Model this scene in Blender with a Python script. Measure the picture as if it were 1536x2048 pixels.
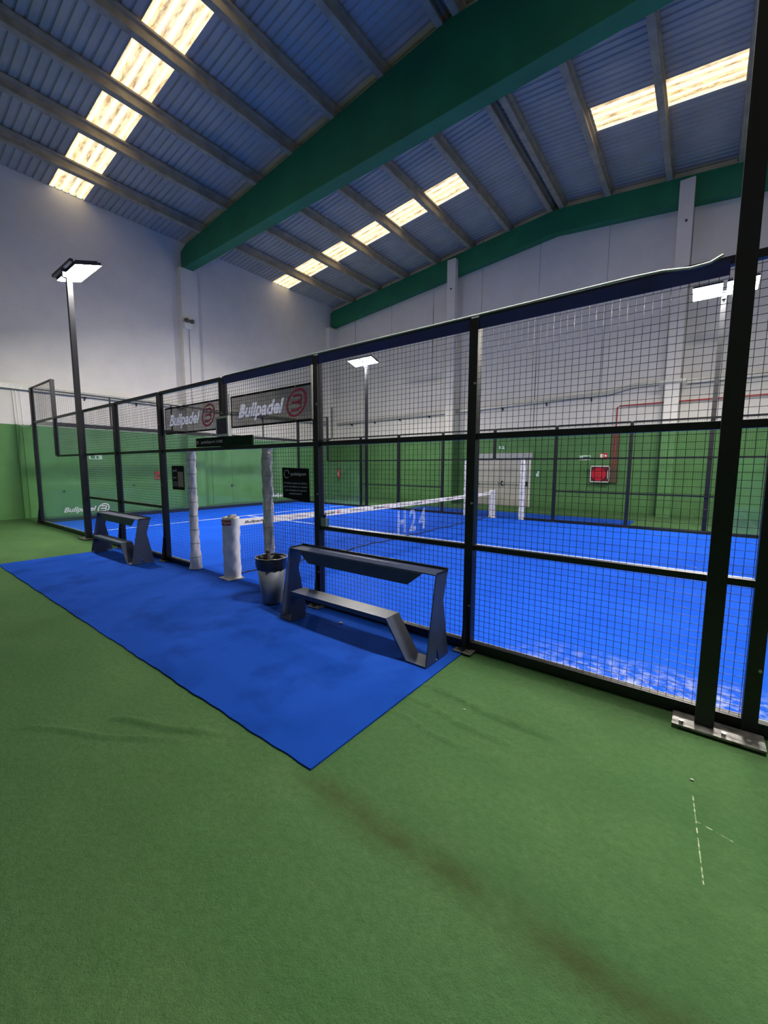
import bpy, math, random
from mathutils import Vector, Matrix
random.seed(7)
for o in list(bpy.data.objects): bpy.data.objects.remove(o)
scn = bpy.context.scene
C = scn.collection

# ------------------------------------------------------------ camera
F_PX, YAW, PITCH, ROLL = 823.07, -0.656762, -0.108334, 0.0028895
CAM = Vector((5.65175, -3.46264, 1.72033))
fwd = Vector((math.sin(YAW)*math.cos(PITCH), math.cos(YAW)*math.cos(PITCH), math.sin(PITCH)))
rt = Vector((math.cos(YAW), -math.sin(YAW), 0))
up = rt.cross(fwd)
rt2 = rt*math.cos(ROLL) + up*math.sin(ROLL)
up2 = -rt*math.sin(ROLL) + up*math.cos(ROLL)
cd = bpy.data.cameras.new('camera')
cam = bpy.data.objects.new('camera', cd); C.objects.link(cam)
m = Matrix((rt2, up2, -fwd)).transposed().to_4x4(); m.translation = CAM
cam.matrix_world = m
cd.sensor_fit = 'HORIZONTAL'; cd.sensor_width = 36.0; cd.lens = F_PX/1536*36.0
cd.clip_start = 0.02; cd.clip_end = 200
scn.camera = cam

# ------------------------------------------------------------ light and exposure
LAMP_E = 140.0          # emission of the floodlight lenses
SKY_E = 0.50             # daylight through the translucent roof sheets
scn.view_settings.view_transform = 'Standard'
scn.view_settings.look = 'None'
scn.view_settings.exposure = 1.34
scn.view_settings.gamma = 1.0
scn.view_settings.use_curve_mapping = False
w = bpy.data.worlds.new('world'); scn.world = w; w.use_nodes = True
w.node_tree.nodes['Background'].inputs[0].default_value = (0.45, 0.6, 0.9, 1)
w.node_tree.nodes['Background'].inputs[1].default_value = 0.6
scn.cycles.max_bounces = 10
scn.cycles.diffuse_bounces = 5
scn.cycles.transparent_max_bounces = 32
scn.cycles.caustics_reflective = False
scn.cycles.caustics_refractive = False

# ------------------------------------------------------------ materials
class NT:
    def __init__(s, name):
        s.m = bpy.data.materials.new(name); s.m.use_nodes = True
        s.t = s.m.node_tree; s.b = s.t.nodes['Principled BSDF']; s.out = s.t.nodes['Material Output']
    def n(s, typ, **k):
        x = s.t.nodes.new(typ)
        for a, v in k.items(): setattr(x, a, v)
        return x
    def l(s, a, b): s.t.links.new(a, b)
    def val(s, inp, v):
        if hasattr(v, 'is_linked') or isinstance(v, bpy.types.NodeSocket): s.l(v, inp)
        else: inp.default_value = v
    def math(s, op, a, b=0.0, c=0.0, clamp=False):
        x = s.n('ShaderNodeMath', operation=op, use_clamp=clamp)
        for i, v in enumerate((a, b, c)): s.val(x.inputs[i], v)
        return x.outputs[0]
    def pos(s):
        g = s.n('ShaderNodeNewGeometry'); return g.outputs['Position']
    def xyz(s, vec):
        x = s.n('ShaderNodeSeparateXYZ'); s.l(vec, x.inputs[0]); return x.outputs
    def noise(s, vec, scale, detail=3, rough=.55, scl=None):
        if scl:
            mp = s.n('ShaderNodeMapping'); s.l(vec, mp.inputs[0]); mp.inputs['Scale'].default_value = scl; vec = mp.outputs[0]
        x = s.n('ShaderNodeTexNoise'); s.l(vec, x.inputs['Vector'])
        x.inputs['Scale'].default_value = scale; x.inputs['Detail'].default_value = detail; x.inputs['Roughness'].default_value = rough
        return x.outputs[0]
    def ramp(s, fac, lo, hi):
        x = s.n('ShaderNodeMapRange'); s.l(fac, x.inputs[0]); x.inputs[1].default_value = lo; x.inputs[2].default_value = hi
        return x.outputs[0]
    def mix(s, fac, a, b, blend='MIX'):
        x = s.n('ShaderNodeMix', data_type='RGBA', blend_type=blend)
        s.val(x.inputs[0], fac)
        for i, v in ((6, a), (7, b)):
            if isinstance(v, bpy.types.NodeSocket): s.l(v, x.inputs[i])
            else: x.inputs[i].default_value = (*v, 1)
        return x.outputs[2]
    def bump(s, h, strength, dist=.01):
        x = s.n('ShaderNodeBump'); s.l(h, x.inputs['Height']); x.inputs['Strength'].default_value = strength; x.inputs['Distance'].default_value = dist
        s.l(x.outputs[0], s.b.inputs['Normal'])

def mat(name, col, rough=.6, metal=0.0, var=.12, scale=6.0, bump=0.0, bscale=60.0, spec=.5, col2=None, detail=4):
    k = NT(name); p = k.pos()
    n = k.ramp(k.noise(p, scale, detail), .3, .7)
    c2 = col2 if col2 else tuple(min(1, c*(1+var)) for c in col)
    c1 = col if col2 else tuple(c*(1-var) for c in col)
    k.l(k.mix(n, c1, c2), k.b.inputs['Base Color'])
    k.b.inputs['Roughness'].default_value = rough; k.b.inputs['Metallic'].default_value = metal
    k.b.inputs['Specular IOR Level'].default_value = spec
    if bump: k.bump(k.noise(p, bscale, 3), bump, .01)
    return k.m

def mat_emit(name, col, strength):
    k = NT(name)
    k.b.inputs['Base Color'].default_value = (*[min(1, c) for c in col], 1)
    k.b.inputs['Emission Color'].default_value = (*col, 1); k.b.inputs['Emission Strength'].default_value = strength
    return k.m

def mat_see(name, col, opacity, rough=.8, glow=0.0):
    k = NT(name); p = k.pos()
    body = k.b.outputs[0]
    if glow:      # thin printed vinyl passes light from behind
        tl = k.n('ShaderNodeBsdfTranslucent'); tl.inputs[0].default_value = (*col, 1)
        ms = k.n('ShaderNodeMixShader'); ms.inputs[0].default_value = glow
        k.l(body, ms.inputs[1]); k.l(tl.outputs[0], ms.inputs[2]); body = ms.outputs[0]
    tr = k.n('ShaderNodeBsdfTransparent'); mx = k.n('ShaderNodeMixShader')
    k.b.inputs['Base Color'].default_value = (*col, 1); k.b.inputs['Roughness'].default_value = rough
    k.b.inputs['Specular IOR Level'].default_value = .2
    n = k.ramp(k.noise(p, 5, 3), 0, 1)
    f = k.math('ADD', k.math('MULTIPLY', n, .16), opacity-.08, clamp=True)
    k.l(f, mx.inputs[0]); k.l(tr.outputs[0], mx.inputs[1]); k.l(body, mx.inputs[2]); k.l(mx.outputs[0], k.out.inputs[0])
    return k.m

def mat_glass(name):
    k = NT(name); p = k.pos()
    tr = k.n('ShaderNodeBsdfTransparent'); tr.inputs[0].default_value = (.94, .985, .965, 1)
    gl = k.n('ShaderNodeBsdfGlossy'); gl.inputs['Roughness'].default_value = .03
    di = k.n('ShaderNodeBsdfDiffuse'); di.inputs[0].default_value = (.55, .85, .75, 1)
    lw = k.n('ShaderNodeLayerWeight'); lw.inputs[0].default_value = .5
    fr = k.math('ADD', k.math('MULTIPLY', k.math('POWER', lw.outputs['Facing'], 4.0), .45), .025)
    m1 = k.n('ShaderNodeMixShader'); k.l(fr, m1.inputs[0]); k.l(tr.outputs[0], m1.inputs[1]); k.l(gl.outputs[0], m1.inputs[2])
    m2 = k.n('ShaderNodeMixShader')
    dust = k.math('MULTIPLY', k.ramp(k.noise(p, 2.0, 2), .1, .9), .05)
    k.l(dust, m2.inputs[0]); k.l(m1.outputs[0], m2.inputs[1]); k.l(di.outputs[0], m2.inputs[2]); k.l(m2.outputs[0], k.out.inputs[0])
    return k.m

M = {}
def turf_green():
    k = NT('green_carpet'); p = k.pos(); x, y, z = k.xyz(p)
    big = k.ramp(k.noise(p, .55, 4, .6, (1, 2.2, 1)), .3, .72)
    mid = k.ramp(k.noise(p, 3.2, 5, .65), .3, .7)
    fib = k.ramp(k.noise(p, 260, 2, .7, (1, .6, 1)), .25, .75)
    c = k.mix(big, (.066, .145, .056), (.112, .212, .084))
    c = k.mix(k.math('MULTIPLY', mid, .5), c, (.062, .165, .055))
    clump = k.ramp(k.noise(p, 24, 5, .75), .35, .68)
    c = k.mix(k.math('MULTIPLY', clump, .42), c, (.034, .092, .030))
    c = k.mix(k.math('MULTIPLY', fib, .40), c, (.030, .085, .025))
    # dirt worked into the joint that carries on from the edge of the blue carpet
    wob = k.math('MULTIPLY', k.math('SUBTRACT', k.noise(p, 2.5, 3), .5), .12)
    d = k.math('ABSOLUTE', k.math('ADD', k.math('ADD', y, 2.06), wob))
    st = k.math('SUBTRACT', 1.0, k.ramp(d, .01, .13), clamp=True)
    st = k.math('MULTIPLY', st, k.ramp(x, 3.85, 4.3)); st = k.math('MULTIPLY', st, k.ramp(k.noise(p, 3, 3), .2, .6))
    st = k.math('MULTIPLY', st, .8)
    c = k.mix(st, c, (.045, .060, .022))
    # chalk scratches near the base plate
    xs = k.math('ADD', x, k.math('MULTIPLY', k.math('ADD', y, .8), .08))
    ln = k.math('LESS_THAN', k.math('ABSOLUTE', k.math('SUBTRACT', xs, 5.72)), .0026)
    ln = k.math('MULTIPLY', ln, k.math('MULTIPLY', k.math('LESS_THAN', y, -.86), k.math('GREATER_THAN', y, -1.45)))
    ln2 = k.math('LESS_THAN', k.math('ABSOLUTE', k.math('ADD', k.math('ADD', y, 1.075), k.math('MULTIPLY', k.math('SUBTRACT', x, 5.78), .25))), .003)
    ln2 = k.math('MULTIPLY', ln2, k.math('MULTIPLY', k.math('GREATER_THAN', x, 5.74), k.math('LESS_THAN', x, 5.88)))
    ln = k.math('ADD', ln, ln2, clamp=True)
    ln = k.math('MULTIPLY', ln, k.ramp(k.noise(p, 30, 3), .42, .62))
    c = k.mix(ln, c, (.55, .6, .42))
    k.l(c, k.b.inputs['Base Color']); k.b.inputs['Roughness'].default_value = .95
    k.b.inputs['Specular IOR Level'].default_value = .15
    h = k.math('ADD', k.math('MULTIPLY', fib, .5), k.math('ADD', mid, clump))
    k.bump(h, .6, .012)
    return k.m
def turf_blue(name, a, b, sand=False):
    k = NT(name); p = k.pos(); x, y, z = k.xyz(p)
    big = k.ramp(k.noise(p, .8, 4, .6), .3, .7)
    fib = k.ramp(k.noise(p, 240, 2, .7), .25, .75)
    c = k.mix(big, a, b)
    c = k.mix(k.math('MULTIPLY', fib, .3), c, tuple(v*.55 for v in a))
    if sand:
        near = k.math('SUBTRACT', 1.0, k.ramp(y, .08, .75), clamp=True)
        s = k.math('MULTIPLY', near, k.ramp(x, 4.2, 5.3))
        s = k.math('MULTIPLY', s, k.ramp(k.noise(p, 11, 6, .75), .46, .64))
        s2 = k.math('MULTIPLY', k.ramp(k.noise(p, 1.3, 5, .6), .35, .8), .15)
        c = k.mix(s2, c, (.03, .14, .70)); c = k.mix(k.math('MULTIPLY', s, .75), c, (.62, .66, .82))
    else:
        stn = k.math('MULTIPLY', k.ramp(k.noise(p, 1.7, 4, .55), .50, .66), .62)
        c = k.mix(stn, c, tuple(v*.6 for v in a))
    k.l(c, k.b.inputs['Base Color']); k.b.inputs['Roughness'].default_value = .95
    k.b.inputs['Specular IOR Level'].default_value = .06
    k.bump(fib, .3, .008)
    return k.m
def wall_paint(name, axis, seams=None):
    k = NT(name); p = k.pos(); xyz = k.xyz(p); z = xyz[2]
    n = k.ramp(k.noise(p, 1.2, 5, .6), .3, .7); f = k.noise(p, 40, 3)
    c = k.mix(n, (.72, .70, .68), (.80, .775, .75))
    if seams:
        t = k.math('MODULO', k.math('ADD', xyz[0], 200*2.527+.24-.0), 2.527)
        s = k.math('LESS_THAN', t, .035)
        c = k.mix(k.math('MULTIPLY', s, k.ramp(k.noise(p, .25, 1), .35, .65)), c, (.12, .12, .14))
    else:
        # board joints of the cast wall
        t = k.math('MODULO', k.math('ADD', z, 10), 2.4)
        s = k.math('LESS_THAN', k.math('ADD', t, k.math('MULTIPLY', f, .02)), .03)
        c = k.mix(k.math('MULTIPLY', s, .15), c, (.35, .35, .34))
    k.l(c, k.b.inputs['Base Color']); k.b.inputs['Roughness'].default_value = .85
    k.bump(f, .12, .01)
    return k.m

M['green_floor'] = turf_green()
M['blue_court'] = turf_blue('blue_court', (.006, .074, .58), (.010, .098, .68), True)
M['blue_carpet'] = turf_blue('blue_carpet', (.007, .055, .36), (.012, .074, .46))
M['line'] = mat('line_white', (.72, .76, .84), .9, var=.06)
M['wall_side'] = wall_paint('wall_white_cast', 0)
M['wall_far'] = wall_paint('wall_white_panel', 1, True)
M['green_wall'] = mat('green_wall_paint', (.090, .235, .078), .75, var=.10, scale=1.5, bump=.1, bscale=30)
M['sheet'] = mat('roof_sheet', (.50, .47, .43), .55, var=.10, scale=1.2)
M['concrete'] = mat('purlin_concrete', (.42, .36, .27), .85, var=.2, scale=3, bump=.2, bscale=25)
M['beam_green'] = mat('beam_green_paint', (.011, .19, .088), .6, var=.15, scale=1.0)
M['black'] = mat('black_steel', (.008, .009, .014), .42, var=.3, scale=20, spec=.5)
M['navy'] = mat('navy_steel', (.010, .016, .040), .42, var=.2, scale=12)
M['bench'] = mat('bench_steel', (.026, .038, .085), .44, var=.18, scale=9, spec=.7)
M['wire'] = mat('wire_coating', (.010, .011, .020), .4, var=.1, scale=8)
M['galv'] = mat('galvanised_steel', (.42, .42, .42), .42, .85, var=.35, scale=18)
M['galv_light'] = mat('galvanised_tray', (.45, .46, .46), .5, .5, var=.15, scale=9)
M['plate'] = mat('worn_base_plate', (.30, .29, .28), .45, .5, col2=(.06, .055, .05), scale=14)
M['flange'] = mat('lit_flange_and_foot', (.42, .40, .36), .9, var=.25, scale=16, bump=.3)  # pale tone painting light on the base rail's top; net foot plates share it
M['glass'] = mat_glass('court_glass')
M['pad'] = mat('white_padding', (.74, .72, .70), .55, var=.12, scale=10, bump=.5, bscale=30)
M['pad_grey'] = mat('clear_grey_wrap', (.42, .41, .38), .25, col2=(.62, .60, .56), scale=14, bump=.8, bscale=22)
M['tapeband'] = mat('tape_band', (.36, .35, .33), .5)
M['red_label'] = mat('red_label', (.36, .05, .035), .5)
M['white'] = mat('white_plastic', (.78, .78, .78), .45, var=.04)
M['offwhite'] = mat('white_lettering', (.70, .70, .70), .6, var=.03)
M['net'] = mat('net_cord', (.010, .014, .035), .8)
M['tape'] = mat('net_tape', (.82, .80, .80), .7, var=.04)
M['ink'] = mat('black_ink', (.02, .015, .03), .6)
M['ink_grey'] = mat('grey_ink', (.25, .22, .26), .6)
M['red_ink'] = mat('red_ink', (.60, .03, .08), .6)
M['banner'] = mat_see('banner_mesh', (.05, .047, .046), .50)
M['banner_text'] = mat_see('banner_text', (.85, .85, .85), .92, glow=.75)
M['banner_red'] = mat_see('banner_red', (.75, .05, .16), .85, glow=.5)
M['faded'] = mat_see('net_paint', (.75, .85, 1.0), .34)
M['board'] = mat('black_board', (.008, .008, .009), .6, spec=.15)
M['board_text'] = mat('grey_board_text', (.62, .62, .62), .6, var=.05)
M['board_green'] = mat('dark_green_board', (.005, .028, .014), .6, spec=.15)
M['screen'] = mat('dark_blue_screen', (.012, .014, .075), .2)
M['frame_pale'] = mat('pale_frame', (.82, .80, .72), .6)
M['beige'] = mat('beige_notice', (.45, .33, .26), .7, var=.1, scale=50)
M['redpipe'] = mat('red_pipe', (.42, .03, .03), .45)
M['brown'] = mat('brown_cover', (.12, .085, .05), .7)
M['red'] = mat('red_enamel', (.60, .012, .03), .4)
M['darkred'] = mat('dark_red_inside', (.10, .008, .015), .6)
M['signgreen'] = mat('sign_green', (.02, .22, .10), .5)
M['signwhite'] = mat('sign_white', (.78, .85, .80), .5)
M['door'] = mat('grey_door', (.42, .41, .40), .55, var=.06, scale=2)
M['doorbox'] = mat('grey_door_box', (.40, .43, .46), .5)
M['rubber'] = mat('black_rubber', (.01, .01, .011), .4)
M['bag'] = mat('black_bag', (.008, .008, .009), .18, bump=1.0, bscale=26, spec=.7)
M['bin'] = mat('galvanised_bin', (.17, .19, .23), .5, .35, var=.2, scale=7)
M['bluestrip'] = mat('blue_strip', (.025, .04, .26), .5, var=.2)
M['whitecable'] = mat('white_cable', (.75, .76, .78), .4)
M['yellow'] = mat('crumpled_paper', (.75, .66, .32), .8)
M['brownglass'] = mat('brown_bottle', (.025, .009, .008), .35)
M['dispenser'] = mat('pale_green_bottle', (.32, .45, .40), .3)
M['stone'] = mat('pebble', (.55, .55, .48), .8)
M['lamp'] = mat_emit('lamp_lens', (1.0, .94, .84), LAMP_E)
M['tubelight'] = mat_emit('emergency_lens', (.30, .30, .28), 0.0)
def skylight():
    k = NT('translucent_sheet'); p = k.pos(); x, y, z = k.xyz(p)
    rib = k.math('SINE', k.math('MULTIPLY', y, 6.2832/.25))
    blot = k.ramp(k.noise(p, 2.2, 5, .7, (1.0, 4, 1)), .40, .62)
    a = k.math('MULTIPLY', k.ramp(rib, -.5, .6), blot)
    c = k.mix(a, (1.0, .82, .48), (.40, .25, .12))
    c = k.mix(k.math('MULTIPLY', k.ramp(rib, -.55, -.95), .8), c, (1.0, .93, .72))
    k.l(c, k.b.inputs['Base Color']); k.l(c, k.b.inputs['Emission Color'])
    k.b.inputs['Emission Strength'].default_value = SKY_E; k.b.inputs['Roughness'].default_value = .5
    return k.m
M['skylight'] = skylight()

# ------------------------------------------------------------ mesh building
class MB:
    def __init__(s): s.v = []; s.f = []; s.mi = []; s.sm = []
    def add(s, vs, fs, mi=0, smooth=False):
        b = len(s.v); s.v += [tuple(v) for v in vs]
        for f in fs: s.f.append([b+i for i in f]); s.mi.append(mi); s.sm.append(smooth)
        return s
    def box(s, x0, x1, y0, y1, z0, z1, mi=0):
        x0, x1 = sorted((x0, x1)); y0, y1 = sorted((y0, y1)); z0, z1 = sorted((z0, z1))
        v = [(x, y, z) for z in (z0, z1) for y in (y0, y1) for x in (x0, x1)]
        return s.add(v, [(0, 2, 3, 1), (4, 5, 7, 6), (0, 1, 5, 4), (2, 6, 7, 3), (0, 4, 6, 2), (1, 3, 7, 5)], mi)
    def prism(s, poly, fn, a, b, mi=0):
        """poly: 2D outline; fn(u,v,t) gives the 3D point; extruded from t=a to t=b"""
        n = len(poly)
        v = [fn(p[0], p[1], a) for p in poly] + [fn(p[0], p[1], b) for p in poly]
        f = [tuple(range(n)), tuple(range(2*n-1, n-1, -1))] + [(i, i+n, (i+1) % n+n, (i+1) % n) for i in range(n)]
        return s.add(v, f, mi)
    def tube(s, pts, r, seg=8, mi=0, cap=True):
        pts = [Vector(p) for p in pts]; rr = r if isinstance(r, (list, tuple)) else [r]*len(pts)
        rings = []
        for i, p in enumerate(pts):
            d = (pts[min(i+1, len(pts)-1)] - pts[max(i-1, 0)]).normalized()
            a = Vector((0, 0, 1)) if abs(d.z) < .9 else Vector((1, 0, 0))
            u = d.cross(a).normalized(); w_ = d.cross(u)
            rings.append([p + (u*math.cos(t)+w_*math.sin(t))*rr[i] for t in [2*math.pi*k/seg for k in range(seg)]])
        v = [q for R in rings for q in R]; f = []
        for i in range(len(pts)-1):
            for k in range(seg):
                f.append((i*seg+k, i*seg+(k+1) % seg, (i+1)*seg+(k+1) % seg, (i+1)*seg+k))
        s.add(v, f, mi, True)
        if cap:
            s.add(rings[0], [tuple(range(seg))], mi); s.add(rings[-1], [tuple(range(seg-1, -1, -1))], mi)
        return s
    def lathe(s, cx, cy, prof, seg=28, mi=0, wob=None):
        v = []; f = []
        for j, (r, z) in enumerate(prof):
            for k in range(seg):
                t = 2*math.pi*k/seg; q = r + (wob(t, z, j) if wob else 0)
                v.append((cx+q*math.cos(t), cy+q*math.sin(t), z))
        for j in range(len(prof)-1):
            for k in range(seg): f.append((j*seg+k, j*seg+(k+1) % seg, (j+1)*seg+(k+1) % seg, (j+1)*seg+k))
        return s.add(v, f, mi, True)
    def ball(s, c, r, seg=12, rings=8, mi=0, sc=(1, 1, 1)):
        v = []; f = []
        for j in range(rings+1):
            a = math.pi*j/rings
            for k in range(seg):
                t = 2*math.pi*k/seg
                v.append((c[0]+r*sc[0]*math.sin(a)*math.cos(t), c[1]+r*sc[1]*math.sin(a)*math.sin(t), c[2]+r*sc[2]*math.cos(a)))
        for j in range(rings):
            for k in range(seg): f.append((j*seg+k, (j+1)*seg+k, (j+1)*seg+(k+1) % seg, j*seg+(k+1) % seg))
        return s.add(v, f, mi, True)
    def build(s, name, mats, parent=None, org=None):
        mats = mats if isinstance(mats, (list, tuple)) else [mats]
        if parent is not None: org = root_loc(parent)
        org = Vector(org) if org is not None else Vector((0, 0, 0))
        me = bpy.data.meshes.new(name)
        me.from_pydata([tuple(Vector(v)-org) for v in s.v], [], s.f)
        for mm in mats: me.materials.append(mm)
        me.polygons.foreach_set('material_index', s.mi)
        me.polygons.foreach_set('use_smooth', s.sm)
        me.validate(); me.update()
        import bmesh
        bm = bmesh.new(); bm.from_mesh(me); bmesh.ops.recalc_face_normals(bm, faces=bm.faces); bm.to_mesh(me); bm.free()
        o = bpy.data.objects.new(name, me); C.objects.link(o)
        if parent is not None: o.parent = parent
        else: o.location = org
        return o

def root_loc(o):
    while o.parent is not None: o = o.parent
    return Vector(o.location)
def tag(o, label=None, cat=None, group=None, kind=None):
    if label: o['label'] = label
    if cat: o['category'] = cat
    if group: o['group'] = group
    if kind: o['kind'] = kind
    return o
def thing(name, loc, label, cat, group=None):
    o = bpy.data.objects.new(name, None); o.empty_display_size = .1; C.objects.link(o); o.location = loc
    return tag(o, label, cat, group)
def struct(mb, name, mats, org=(0, 0, 0)):
    return tag(mb.build(name, mats, None, org), kind='structure')
def solo(mb, name, mats, org, label, cat, group=None):
    return tag(mb.build(name, mats, None, org), label, cat, group)

def text(name, body, origin, right, upv, width, height, mt, parent, shear=0.0, bold=0.0, depth=.001, align='LEFT', arc=None):
    """flat lettering fitted to width x height; origin is the lower left corner"""
    cu = bpy.data.curves.new(name, 'FONT'); cu.body = body; cu.shear = shear; cu.offset = bold; cu.align_x = align
    cu.fill_mode = 'FRONT'; cu.resolution_u = 3
    to = bpy.data.objects.new('tmp_text', cu); C.objects.link(to)
    dg = bpy.context.evaluated_depsgraph_get(); dg.update()
    me = bpy.data.meshes.new_from_object(to.evaluated_get(dg))
    bpy.data.objects.remove(to); bpy.data.curves.remove(cu)
    xs = [v.co.x for v in me.vertices]; ys = [v.co.y for v in me.vertices]
    x0, x1, y0, y1 = min(xs), max(xs), min(ys), max(ys)
    R_, U_, O_ = Vector(right).normalized(), Vector(upv).normalized(), Vector(origin) - root_loc(parent)
    for v in me.vertices:
        v.co = O_ + R_*((v.co.x-x0)/(x1-x0)*width) + U_*((v.co.y-y0)/(y1-y0)*height)
    me.name = name; me.materials.clear(); me.materials.append(mt)
    o = bpy.data.objects.new(name, me); C.objects.link(o); o.parent = parent
    return o
def ring_logo(name, c, right, upv, rx, rz, mt, parent):
    """oval ring with a three-pronged swoosh inside, leaning forward"""
    R_, U_, c = Vector(right).normalized(), Vector(upv).normalized(), Vector(c)
    sh = .28
    def P(u, v): return c + R_*(u*rx + sh*v*rz) + U_*(v*rz)
    mb = MB(); n = 36; vs = []; fs = []
    for i in range(n):
        t = 2*math.pi*i/n; vs += [P(math.cos(t), math.sin(t)), P(.80*math.cos(t), .82*math.sin(t))]
    for i in range(n): fs.append((2*i, 2*((i+1) % n), 2*((i+1) % n)+1, 2*i+1))
    mb.add(vs, fs)
    def band(pts, wd):
        v2 = []
        for i, (u, v) in enumerate(pts):
            a = pts[max(i-1, 0)]; b = pts[min(i+1, len(pts)-1)]
            dx, dy = b[0]-a[0], b[1]-a[1]; L = math.hypot(dx, dy) or 1
            v2 += [P(u-dy/L*wd, v+dx/L*wd), P(u+dy/L*wd, v-dx/L*wd)]
        mb.add(v2, [(2*i, 2*i+1, 2*i+3, 2*i+2) for i in range(len(pts)-1)])
    band([(-.45, .50), (.15, .52), (.42, .38), (.42, .18), (.15, .04), (-.50, .02)], .095)
    band([(.15, .04), (.48, -.10), (.50, -.34), (.20, -.50), (-.45, -.52)], .095)
    return mb.build(name, mt, parent)

# ------------------------------------------------------------ building shell
XL, XR, YF, YB = -12.0, 13.0, 14.6, -11.7
XRIDGE = .45
def zt(x):   # underside of the purlins
    return 10.56 + .0935*(x-XL) if x <= XRIDGE else 10.56 + .0935*(XRIDGE-XL) - .105*(x-XRIDGE)
def zr(x): return zt(x) + .33
GZ = 3.06

def axis_vals(a, b, fa, fb, fine, coarse):
    out = []; x = a
    while x < fa-1e-6: out.append(x); x = min(x+coarse, fa)
    x = fa
    while x < fb-1e-6: out.append(x); x = min(x+fine, fb)
    x = fb
    while x < b-1e-6: out.append(x); x = min(x+coarse, b)
    out.append(b); return out
def seg_ridge(x, y, x0, y0, x1, y1, wd, h):
    dx, dy = x1-x0, y1-y0; L2 = dx*dx+dy*dy
    t = ((x-x0)*dx+(y-y0)*dy)/L2
    if t < -.05 or t > 1.05: return 0
    fade = max(0, min(1, (t+.05)/.15))*max(0, min(1, (1.05-t)/.3))
    px, py = x0+t*dx, y0+t*dy + .015*math.sin(t*9)
    d = math.hypot(x-px, y-py)
    return h*math.exp(-(d/wd)**2)*fade
def floor_z(x, y):
    z = 0
    if 1.5 < x < 8 and -3.4 < y < -.1:
        z += seg_ridge(x, y, 4.0, -.80, 5.15, -.90, .011, .030)
        z += seg_ridge(x, y, 4.0, -1.02, 4.9, -1.12, .011, .022)
        z += seg_ridge(x, y, 4.0, -1.25, 4.75, -1.30, .011, .016)
        z += seg_ridge(x, y, 4.35, -.35, 4.42, -1.5, .013, .014)
        z += seg_ridge(x, y, 4.75, -.5, 4.8, -1.6, .013, .014)
        z += seg_ridge(x, y, 2.55, -2.5, 3.35, -2.12, .016, .030)
        z += seg_ridge(x, y, 2.2, -2.9, 3.25, -2.28, .016, .02)
        z += .002*math.sin(x*3.1+y*1.7)*max(0, min(1, (-.1-y)*3))
    return z
xs = axis_vals(XL, XR, 1.9, 6.6, .022, .9); ys = axis_vals(YB, YF, -3.4, -.15, .022, .9)
fm = MB()
fm.add([(x, y, floor_z(x, y)) for y in ys for x in xs],
       [(j*len(xs)+i, j*len(xs)+i+1, (j+1)*len(xs)+i+1, (j+1)*len(xs)+i) for j in range(len(ys)-1) for i in range(len(xs)-1)], 0, True)
fm.box(XL, XR, YB, YF, -.2, -.05)
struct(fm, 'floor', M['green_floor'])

def gable(mb, y0, y1, zlow, mi):     # wall following the roof, in the XZ plane
    xs_ = [XL, XRIDGE, XR]
    poly = [(XL, zlow), (XR, zlow), (XR, zr(XR)), (XRIDGE, zr(XRIDGE)), (XL, zr(XL))]
    mb.prism(poly, lambda u, v, t: (u, t, v), y0, y1, mi)
b = MB(); b.box(XL-.25, XL, YB-.2, YF+.2, 0, GZ, 1); b.box(XL-.25, XL, YB-.2, YF+.2, GZ, zr(XL)+.02, 0)
struct(b, 'wall_left', [M['wall_side'], M['green_wall']])
b = MB(); b.box(XR, XR+.25, YB-.2, YF+.2, 0, GZ, 1); b.box(XR, XR+.25, YB-.2, YF+.2, GZ, zr(XR)+.02, 0)
struct(b, 'wall_right', [M['wall_side'], M['green_wall']])
b = MB(); b.box(XL, XR, YF, YF+.25, 0, GZ, 1); gable(b, YF, YF+.25, GZ, 0)
struct(b, 'wall_far', [M['wall_far'], M['green_wall']])
b = MB(); b.box(XL, XR, YB, YB-.25, 0, GZ, 1); gable(b, YB-.25, YB, GZ, 0)
struct(b, 'wall_back', [M['wall_far'], M['green_wall']])

# corrugated roof sheets, ribs running up the slope
def corr_profile(y0, y1, pitch=.2, h=.035):
    pr = []; y = y0
    n = max(1, round((y1-y0)/pitch)); pitch = (y1-y0)/n
    for i in range(n):
        a = y0+i*pitch
        pr += [(a, 0), (a+pitch*.62, 0), (a+pitch*.72, h), (a+pitch*.90, h)]
    pr.append((y1, 0)); return pr
def sheet(mb, x0, x1, y0, y1, lift=0.0):
    pr = corr_profile(y0, y1)
    xs_ = [x0, x1]
    vs = [(x, y, zr(x)+h+lift) for x in xs_ for (y, h) in pr]; n = len(pr)
    mb.add(vs, [(i, i+1, n+i+1, n+i) for i in range(n-1)])
SKY = [(-11.98, -1.62, 1.35, 2.32), (-11.98, -1.62, 10.25, 11.25), (2.42, 12.98, 10.25, 11.25), (2.42, 12.98, 1.35, 2.32),
       (-11.98, -1.62, -7.3, -6.3), (2.42, 12.98, -7.3, -6.3)]
for side, (xa, xb) in enumerate(((XL-.1, XRIDGE), (XRIDGE, XR+.1))):
    b = MB()
    strips = sorted([s for s in SKY if s[0] >= xa-.01 and s[1] <= xb+.01], key=lambda s: s[2])
    y = YB-.1
    for s in strips:
        sheet(b, xa, xb, y, s[2])
        if s[0] > xa+.05: sheet(b, xa, s[0], s[2], s[3])
        if s[1] < xb-.05: sheet(b, s[1], xb, s[2], s[3])
        y = s[3]
    sheet(b, xa, xb, y, YF+.1)
    struct(b, 'ceiling' if side == 0 else 'ceiling_right', M['sheet'])
for i, s in enumerate(SKY):
    b = MB(); sheet(b, s[0], s[1], s[2], s[3], .004); struct(b, 'window_%d' % (i+1), M['skylight'])
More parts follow.
